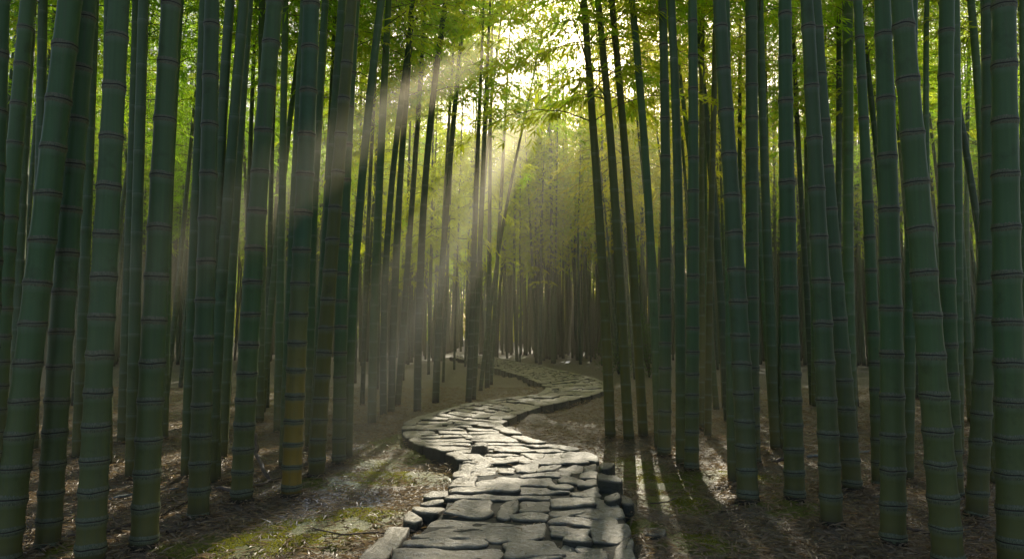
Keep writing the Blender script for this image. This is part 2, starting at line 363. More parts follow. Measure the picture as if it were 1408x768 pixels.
# farther rows, cut along the path
def s_of_row(py):
    g = ground(720, py, PZ); return float(np.interp(g[1], MID[:60, 1], ARC[:60])) if True else 0
s = s_of_row(638) + .02
far_v, far_q, far_n = [], [], 0
cells = []
while s < ARC[-1] - .3:
    wid = np.linalg.norm(path_pt(s, 1) - path_pt(s, 0))
    ln = rng.uniform(.16, .40) if s < 9 else rng.uniform(.22, .5)
    nst = max(2, int(round(wid / rng.uniform(.30, .62))))
    cuts = np.sort(np.clip(np.linspace(0, 1, nst + 1) + np.concatenate([[0], rng.normal(0, .28 / nst, nst - 1), [0]]), 0, 1))
    k0, k1 = rng.uniform(-.10, .10), rng.uniform(-.1, .1)
    for a, b in zip(cuts[:-1], cuts[1:]):
        if b - a < .05: continue
        g = .009 / wid; sub = [(s, s + ln)]
        vm = (a + b) / 2; Lc_ = np.linalg.norm(path_pt(s, vm) - path_pt(s + ln, vm)); ns = max(1, int(math.ceil(Lc_ / rng.uniform(.26, .46))))
        if ns > 1: e_ = np.linspace(s, s + ln, ns + 1); e_[1:-1] += rng.normal(0, .12 * ln / ns, ns - 1); sub = list(zip(e_[:-1], e_[1:]))
        for s0, s1 in sub:
            j = lambda: rng.normal(0, .02)
            lim = .075 / wid
            a_, b_ = max(a, lim), min(b, 1 - lim)
            sk = lambda v, q: q + (v - .5) * (k0 if q == s0 else k0)
            P = [path_pt(sk(a_, s0) + .009 + j() * .6, a_ + g + j() / wid), path_pt(sk((a_ + b_) / 2, s0) + .008 + j() * .6, (a_ + b_) / 2), path_pt(sk(b_, s0) + .009 + j() * .6, b_ - g + j() / wid),
                 path_pt(sk(b_, s1) - .008 + j() * .6, b_ - g + j() / wid), path_pt(sk((a_ + b_) / 2, s1) - .008 + j() * .6, (a_ + b_) / 2), path_pt(sk(a_, s1) - .009 + j() * .6, a_ + g + j() / wid)]
            cells.append((np.array(P), s))
    s += ln
for P, s0 in cells:
    me, loc = stone_mesh('paving_stone', P, PZ + rng.normal(0, .009), .08, M_STONE, rnd=.016, tilt=.02, rough=.008)
    if NP < 100: link('paving_stone', me, path, loc); NP += 1
    else:
        v = np.empty(len(me.vertices) * 3, np.float32); me.vertices.foreach_get('co', v); v = v.reshape(-1, 3) + np.array(loc)
        base = sum(len(x) for x in far_v)
        far_v.append(v); far_q += [tuple(base + i for i in p.vertices) for p in me.polygons]
        bpy.data.meshes.remove(me)
if far_v:
    q4 = [f for f in far_q if len(f) == 4]; q3 = [f for f in far_q if len(f) == 3]
    o = link('paving', mesh_np('paving', np.concatenate(far_v), [np.array(q4), np.array(q3)], [M_STONE]), path); o['kind'] = 'stuff'
# edge stones of the path, standing a little proud
def edge_run(E, inner, s_from, s_to, nm='kerb_stone'):
    arc = np.concatenate([[0], np.cumsum(np.linalg.norm(np.diff(E, axis=0), axis=1))])
    at = lambda s: np.array([np.interp(s, arc, E[:, i]) for i in (0, 1)])
    s = s_from * arc[-1]; end = s_to * arc[-1]; n = 0
    while s < end - .2:
        ln = rng.uniform(.34, .66); s1 = min(s + ln, end)
        ks = np.linspace(s + .012, s1 - .012, 4); c = np.array([at(k) for k in ks]); d = np.gradient(c, axis=0); d /= np.linalg.norm(d, axis=1)[:, None]
        nr = np.stack([d[:, 1], -d[:, 0]], 1) * inner
        w = rng.uniform(.10, .15)
        P = np.concatenate([c - nr * .03, (c + nr * w)[::-1]])
        me, loc = stone_mesh(nm, P, PZ + .014 + rng.normal(0, .010), .19, M_STONE, rnd=.012, tilt=.012, rough=.007)
        link(nm, me, path, loc); s = s1; n += 1
    return n
def frac_of(E, i):  # smooth index to arc fraction
    arc = np.concatenate([[0], np.cumsum(np.linalg.norm(np.diff(E, axis=0), axis=1))]); return arc[min(int(i), len(arc) - 1)] / arc[-1]
edge_run(LS, 1, frac_of(LS, 6 * 6 + 3), frac_of(LS, 21 * 6))
edge_run(RS, -1, frac_of(RS, 7 * 6 + 3), frac_of(RS, 21 * 6))

# loose edge rocks and kerb slabs that could be lifted away
def rock(name, pp, top, thick, label, cat, group=None, mat=M_ROCK, z=None, rough=.016):
    P = [ground(480 + x * .3125, 560 + y * .3125, top)[:2] for x, y in pp]
    me, loc = stone_mesh(name, P, top, thick, mat, rnd=.03, tilt=.03, rough=rough, taper=.015)
    return tag(link(name, me, None, loc), label, cat, group)
KG = 'rough kerb slabs along the left edge of the path'
rock('kerb_slab', [(30, 668), (190, 514), (272, 512), (255, 556), (150, 668)], .10, .2, 'long flat grey kerb slab lying at the lower left edge of the path', 'kerb stone', KG, M_STONE)
rock('kerb_slab', [(238, 470), (272, 452), (330, 480), (292, 512), (226, 505)], .11, .2, 'rounded squat kerb stone just above the long flat slab left of the path', 'kerb stone', KG, M_STONE)
rock('kerb_slab', [(278, 434), (322, 421), (420, 422), (400, 470), (336, 474), (272, 450)], .12, .2, 'dark topped kerb stone in the middle of the left row of loose stones', 'kerb stone', KG, M_STONE)
rock('kerb_slab', [(312, 402), (405, 395), (428, 412), (400, 420), (308, 418)], .11, .2, 'thin sunlit kerb stone second from the far end of the left row', 'kerb stone', KG, M_STONE)
rock('kerb_slab', [(330, 372), (424, 364), (432, 386), (326, 393)], .12, .2, 'small bright kerb stone at the far end of the left row of loose stones', 'kerb stone', KG, M_STONE)
RG = 'stacked rocks at the right edge of the path'
rock('edge_rock', [(1088, 300), (1180, 284), (1196, 318), (1190, 330), (1098, 326)], .185, .3, 'blocky grey rock standing tallest on the right edge of the path', 'rock', RG)
rock('edge_rock', [(1104, 240), (1160, 234), (1168, 258), (1106, 264)], .17, .3, 'small square rock behind the tallest block on the right path edge', 'rock', RG)
rock('edge_rock', [(1104, 392), (1186, 366), (1202, 396), (1150, 412)], .165, .28, 'flat topped rock in front of the tallest block on the right path edge', 'rock', RG)
rock('edge_rock', [(1192, 372), (1236, 390), (1252, 425), (1206, 430)], .13, .24, 'dark rounded rock tucked against the outside of the right path edge', 'rock', RG)
rock('ground_rock', [(1270, 545), (1320, 520), (1395, 528), (1400, 560), (1320, 568)], .07, .2, 'flat grey rock half buried in moss right of the path', 'rock')
rock('ground_rock', [(545, 168), (560, 157), (604, 159), (602, 171), (550, 174)], PZ + .055, .06, 'small loose stone lying on top of the flagstones at the first bend', 'stone')

# ------------------------------------------------------------------ bamboo
def stem_mesh(axis_pts, radii_fn, H, seg, ridges=True, rings=None, mat=M_STEM):
    """axis_pts(z)->(x,y) relative to base, z from -0.06 to H"""
    zs_nodes = []; z = rng.uniform(.04, .14)
    k = rng.uniform(.9, 1.12)
    while z < H:
        zs_nodes.append(z); z += min(.34, .15 + .07 * z) * k * (rng.uniform(.95, 1.05))
    prof = [(-.10, 1.10, 0.5), (0., 1.07, .6)]
    prev = 0
    for zn in zs_nodes:
        if zn > H - .1: break
        L = zn - prev
        if ridges == 2: prof += [(prev + min(.05, L * .3), 1.0, .2), (prev + L * .5, .985, .5), (zn - min(.05, L * .25), .995, .86), (zn - .014, 1.045, .96), (zn + .001, 1.058, 1.0), (zn + .004, 1.058, 0.0), (zn + .020, 1.036, .02)]
        elif ridges: prof += [(prev + L * .5, .98, .5), (zn - .022, 1.0, .93), (zn - .006, 1.055, .99), (zn + .008, .99, .0)]
        else: prof += [(zn - .012, 1.0, .97), (zn + .01, 1.0, 0.)]
        prev = zn
    prof.append((H, 1.0, .5))
    Z = np.array([p[0] for p in prof]); S = np.array([p[1] for p in prof]); FR = np.array([p[2] for p in prof])
    XY = np.array([axis_pts(z) for z in Z]); RR = np.array([radii_fn(max(z, 0)) for z in Z]) * S
    ang = np.arange(seg) / seg * 2 * math.pi
    V = np.stack([XY[:, 0:1] + RR[:, None] * np.cos(ang), XY[:, 1:2] + RR[:, None] * np.sin(ang), np.repeat(Z[:, None], seg, 1)], -1).reshape(-1, 3)
    m = len(Z); I = np.arange(m * seg).reshape(m, seg); J = np.roll(I, -1, 1)
    F = np.stack([I[:-1], J[:-1], J[1:], I[1:]], -1).reshape(-1, 4)
    me = mesh_np('stem', V, F, [mat], attrs={'hgt': np.repeat(Z, seg), 'frac': np.repeat(FR, seg)})
    return me, zs_nodes
RING_SEG = 24
def node_ring_mesh():
    prof = [(-.020, 1.038, 0), (-.011, 1.064, 0), (-.005, 1.112, 0), (-.002, 1.108, 0), (.000, 1.076, 1), (.003, 1.070, 1), (.006, 1.094, 0), (.011, 1.092, 0), (.018, 1.050, 0), (.026, 1.028, 0)]
    out = []
    for var in range(4):
        ang = np.arange(RING_SEG) / RING_SEG * 2 * math.pi; V = []
        for z, r_, m in prof:
            w = np.array([mnoise.noise(Vector((math.cos(a) * 1.3, math.sin(a) * 1.3, var * 9.0))) * .004 for a in ang])
            V.append(np.stack([r_ * np.cos(ang), r_ * np.sin(ang), z + w], 1))
        V = np.concatenate(V); m_ = len(prof); I = np.arange(m_ * RING_SEG).reshape(m_, RING_SEG); J = np.roll(I, -1, 1)
        F = np.stack([I[:-1], J[:-1], J[1:], I[1:]], -1).reshape(-1, 4)
        mi = np.repeat([p[2] for p in prof[:-1]], RING_SEG)
        out.append(mesh_np('node_ring', V, F, M_RING, mat_idx=mi))
    return out
RINGS = node_ring_mesh()

# leaves of a crown: arrays of quads; a crown is a tapering plume of drooping sprays
def leaf_quads(base, dirs, L, Wd, up):
    d = dirs / (np.linalg.norm(dirs, axis=1)[:, None] + 1e-9)
    s = np.cross(d, up); s /= np.linalg.norm(s, axis=1)[:, None] + 1e-9
    nrm = np.cross(s, d)
    m = base + d * (L * .42)[:, None]
    return np.stack([base, m + s * (Wd * .5)[:, None] + nrm * (Wd * .12)[:, None], base + d * L[:, None] - np.array([0, 0, 1.]) * (L * .10)[:, None], m - s * (Wd * .5)[:, None] + nrm * (Wd * .12)[:, None]], 1)
def make_crown(Lc=6.5, rad=1.5, step=.30, per=3, twigs=7, leaves=11, lsize=.13, seed=0):
    r = np.random.default_rng(seed)
    B, D, LL, WW = [], [], [], []; branch = []
    z = 0.; az = r.uniform(0, 6.28)
    while z < Lc:
        t_ = z / Lc
        prof = (.45 + .55 * math.sin(min(1, t_ * 1.9 + .15) * math.pi / 2)) * (1 - .72 * max(0, t_ - .45) / .55)
        for b in range(per):
            a = az + b * 2.399 + r.normal(0, .3); bl = rad * prof * r.uniform(.6, 1.15)
            if r.random() < .12: continue
            out = np.array([math.cos(a), math.sin(a), 0]); lat = np.array([-math.sin(a), math.cos(a), 0])
            P = lambda u: np.array([0, 0, z]) + out * bl * u + np.array([0, 0, 1]) * bl * (.62 * u - .80 * u * u)
            branch.append([P(u) for u in (0, .25, .5, .75, 1.0)])
            for k in range(twigs):
                u = .22 + .78 * (k + r.uniform(.2, .8)) / twigs; p0 = P(u)
                sd = r.choice([-1, 1]) * r.uniform(.3, 1.0)
                td = out * r.uniform(.5, 1) + lat * sd + np.array([0, 0, r.uniform(-.35, .25)]); td /= np.linalg.norm(td)
                tl = bl * .34 * r.uniform(.6, 1.2)
                uu = np.sort(r.uniform(.08, 1.0, leaves))
                pb = p0 + td * (tl * uu)[:, None] - np.array([0, 0, 1.]) * (tl * .45 * uu ** 2)[:, None]
                side = np.where(np.arange(leaves) % 2 == 0, 1, -1)[:, None] * np.cross(td, [0, 0, 1.])
                dd = td * .7 + side * r.uniform(.3, .9, (leaves, 1)) + np.array([0, 0, -1.]) * r.uniform(.15, 1.0, (leaves, 1)) + r.normal(0, .15, (leaves, 3))
                B.append(pb); D.append(dd); LL.append(lsize * r.uniform(.65, 1.25, leaves)); WW.append(lsize * .155 * r.uniform(.8, 1.25, leaves))
        z += step * r.uniform(.85, 1.15); az += 1.9
    B, D, LL, WW = np.concatenate(B), np.concatenate(D), np.concatenate(LL), np.concatenate(WW)
    up = np.array([0, 0, 1.]) + r.normal(0, .45, (len(B), 3))
    return leaf_quads(B, D, LL, WW, up), np.array(branch)
def quads_mesh(name, Q, mat):
    n = len(Q); return mesh_np(name, Q.reshape(-1, 3), np.arange(n * 4).reshape(n, 4), [mat], smooth=False)
def tubes_mesh(name, lines, r0, r1, mat, seg=4):
    V, F = [], []; b = 0
    for P in lines:
        P = np.asarray(P); d = np.gradient(P, axis=0); k = len(P)
        for i in range(k):
            t_ = d[i] / (np.linalg.norm(d[i]) + 1e-9); a = np.cross(t_, [.3, .2, 1.]); a /= np.linalg.norm(a) + 1e-9; c = np.cross(t_, a)
            rr = r0 + (r1 - r0) * i / (k - 1)
            for q in range(seg):
                an = q / seg * 6.2832; V.append(P[i] + (a * math.cos(an) + c * math.sin(an)) * rr)
        for i in range(k - 1):
            for q in range(seg):
                F.append((b + i * seg + q, b + i * seg + (q + 1) % seg, b + (i + 1) * seg + (q + 1) % seg, b + (i + 1) * seg + q))
        b += k * seg
    return mesh_np(name, np.array(V), np.array(F), [mat])
CROWNS = [make_crown(seed=i, rad=1.5 + .12 * (i % 3), step=.29, per=3, twigs=8, leaves=12, lsize=.125) for i in range(6)]
CROWN_ME = {}
BRANCH_ME = [tubes_mesh('branches', c[1], .008, .002, M_TWIG) for c in CROWNS]
def crown_shared(i, mat):
    if (i, mat.name) not in CROWN_ME: CROWN_ME[(i, mat.name)] = quads_mesh('crown', CROWNS[i][0], mat)
    return CROWN_ME[(i, mat.name)]

# gaps in the canopy: tubes along the sunlight cut clear of leaves on purpose to let beams through (target on the floor, radius)
def px_ground(px, py): return ground(px, py)
# (floor target, radius, mist density, floor height at which the mist added there thins out)
BEAMS = [(ground(400, 690), .50, .112), (ground(505, 690), .15, .10), (ground(322, 665), .17, .085), (ground(470, 622), .18, .08), (np.array([-2.12, .37, 0]), .24, .085, 1), (np.array([-2.75, 1.1, 0]), .13, .08, 1), (np.array([-6.4, 7.8, 0]), .5, .06), (ground(792, 497), .46, .10), (ground(764, 493), .22, .10), (ground(815, 503), .2, .10)]
SHAFTS = [(b[0], b[1] * 1.3) for b in BEAMS] + [(ground(360, 700), .6), (ground(500, 700), .7), (ground(430, 655), .7), (ground(350, 690), .6), (ground(590, 690), .5), (ground(700, 645), .7), (ground(640, 622), .4), (ground(780, 640), .45), (ground(930, 655), .55), (ground(1050, 632), .45), (ground(985, 655), .4), (ground(620, 590), .3), (np.array([-4.6, 9.5, 0]), .4), (ground(230, 725), .9), (ground(80, 735), .8), (ground(120, 660), .7), (ground(330, 640), .5)]
def in_shaft(P):
    m = np.zeros(len(P), bool)
    for g, r_ in SHAFTS:
        w = P - g; tt = w @ SUN_DIR; d = np.linalg.norm(w - tt[:, None] * SUN_DIR, axis=1); m |= (d < r_) & (tt > 0)
    return m

def stem_blocks(x, y, lean, only_beams=True):
    zz = np.arange(.3, 9.5, .25); P = np.stack([x + lean * zz, np.full(len(zz), y), zz], 1)
    for g, r_ in (SHAFTS[:7] if only_beams else SHAFTS):
        w = P - g; tt = w @ SUN_DIR; d = np.linalg.norm(w - tt[:, None] * SUN_DIR, axis=1)
        if (d < r_ * .8).any(): return True
    return False
CULMS = []     # (x, y) taken
def bamboo(base, pts_z, pts_x, rb, r_top, z_top, label, group=None, H=None, crown=True, seg=20, near=False, mat=M_STEM, hc=None, leaf=None, ly=None, csc=1.0):
    """pts_z/pts_x: heights and sideways offsets (metres) of the traced axis; r_top at height z_top"""
    H = H or rng.uniform(8.6, 10.4)
    deg = 2 if len(pts_z) > 3 else 1
    cf = np.polyfit(pts_z, pts_x, deg); zt = max(pts_z)
    sl = np.polyval(np.polyder(cf), zt); x_t = np.polyval(cf, zt); x0 = np.polyval(cf, 0)
    ly = rng.normal(0, .02) if ly is None else ly
    ph = rng.uniform(0, 6.28); wb = rng.uniform(.004, .012) * (1 if near else .8)
    def ax(z):
        x = np.polyval(cf, z) if z <= zt else x_t + sl * (z - zt)
        return (x - x0 + wb * math.sin(z * 1.1 + ph) - wb * math.sin(ph), ly * z + wb * math.sin(z * .9 + ph * 2) - wb * math.sin(ph * 2))
    zz = min(z_top, H * .6)
    rz = r_top if z_top <= H * .6 else rb + (r_top - rb) * (zz / z_top)
    rf = lambda z: rb + (rz - rb) * z / zz if z <= zz else max(.006, rz * (1 - .85 * (z - zz) / (H - zz)))
    root = empty('bamboo', (base[0] + x0, base[1], gheight(base[0], base[1]) - .005))
    tag(root, label, 'bamboo', group)
    Hs = H if crown else min(H, z_top + 1.6)
    me, nodes = stem_mesh(ax, rf, Hs, seg, 2 if near else (seg >= 10), mat=mat)
    link('stem', me, root)
    if near:
        for i, zn in enumerate(nodes):
            if zn > z_top + .35 or zn > Hs - .12: break
            o = link('node_ring', RINGS[(i + int(ph * 5)) % 4], root); x, y = ax(zn); x2, y2 = ax(zn + .1)
            o.location = (x, y, zn); r_ = rf(zn)
            o.rotation_euler = (math.atan2(-(y2 - y), .1), math.atan2(x2 - x, .1), rng.uniform(0, 6.28)); o.scale = (r_, r_, rng.uniform(.85, 1.15) * (.8 + r_ * 4))
    if near:
        n_ = 28; an = np.arange(n_) / n_ * 6.2832; V = []
        for z, f in ((-.07, 1.30), (.0, 1.26), (.025, 1.16), (.05, 1.09), (.075, 1.05)):
            w_ = np.array([mnoise.noise(Vector((math.cos(a) * 3.2, math.sin(a) * 3.2, ph * 5 + z * 6))) for a in an]) * (.22 if z < .07 else .03)
            V.append(np.stack([rb * (f + w_) * np.cos(an), rb * (f + w_) * np.sin(an), z + w_ * .12 + 0 * an], 1))
        I = np.arange(5 * n_).reshape(5, n_); J = np.roll(I, -1, 1)
        link('root_collar', mesh_np('root_collar', np.concatenate(V), np.stack([I[:-1], J[:-1], J[1:], I[1:]], -1).reshape(-1, 4), [M_ROOT]), root)
    if crown:
        i = int(rng.integers(0, 6)); hc = hc or rng.uniform(4.6, 6.0); x, y = ax(hc); x2, y2 = ax(hc + 1.0)
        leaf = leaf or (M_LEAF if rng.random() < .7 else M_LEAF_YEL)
        Mx = Matrix.Translation((x, y, hc)) @ Matrix.Rotation(math.atan2(-(y2 - y), 1), 4, 'X') @ Matrix.Rotation(math.atan2(x2 - x, 1), 4, 'Y') @ Matrix.Rotation(rng.uniform(0, 6.28), 4, 'Z')
        sc_ = rng.uniform(.88, 1.12) * csc; sz = (H + .3 - hc) / 6.5
        Mx = Mx @ Matrix.Diagonal((sc_, sc_, sz, 1))
        Q = CROWNS[i][0]; A = np.array(Mx)
        cen = Q.mean(1) @ A[:3, :3].T + A[:3, 3] + np.array(root.location)
        bad = in_shaft(cen)
        bme = BRANCH_ME[i]
        if bad.mean() > .002:
            me = quads_mesh('crown', Q[~bad], leaf)
            bl = CROWNS[i][1]; bw = bl.reshape(-1, 3) @ A[:3, :3].T + A[:3, 3] + np.array(root.location)
            bb = in_shaft(bw).reshape(len(bl), -1).any(1)
            if bb.any(): bme = tubes_mesh('branches', bl[~bb], .008, .002, M_TWIG)
        else: me = crown_shared(i, leaf)
        o = link('crown', me, root); o.matrix_local = Mx
        o = link('branch', bme, root); o.matrix_local = Mx
    CULMS.append((base[0] + x0, base[1])); return root

def traced(pts, wb, wt, label, group=None, **kw):
    """pts: axis pixels from top to base"""
    xb, yb = pts[-1]; g = ground(xb, yb); Y = g[1]
    P = np.array([at_depth(x, y, Y) for x, y in pts]); dep = Y
    rb = wb / 2 / FPX * dep; ptop = P[0]; rt = wt / 2 / FPX * dep
    kw.setdefault('near', wb >= 17); kw.setdefault('seg', 24 if wb >= 17 else 14); kw.setdefault('crown', Y > 6.6)
    return bamboo(g, P[:, 2], P[:, 0] - g[0], rb, rt, max(ptop[2], .5), label, group, **kw)

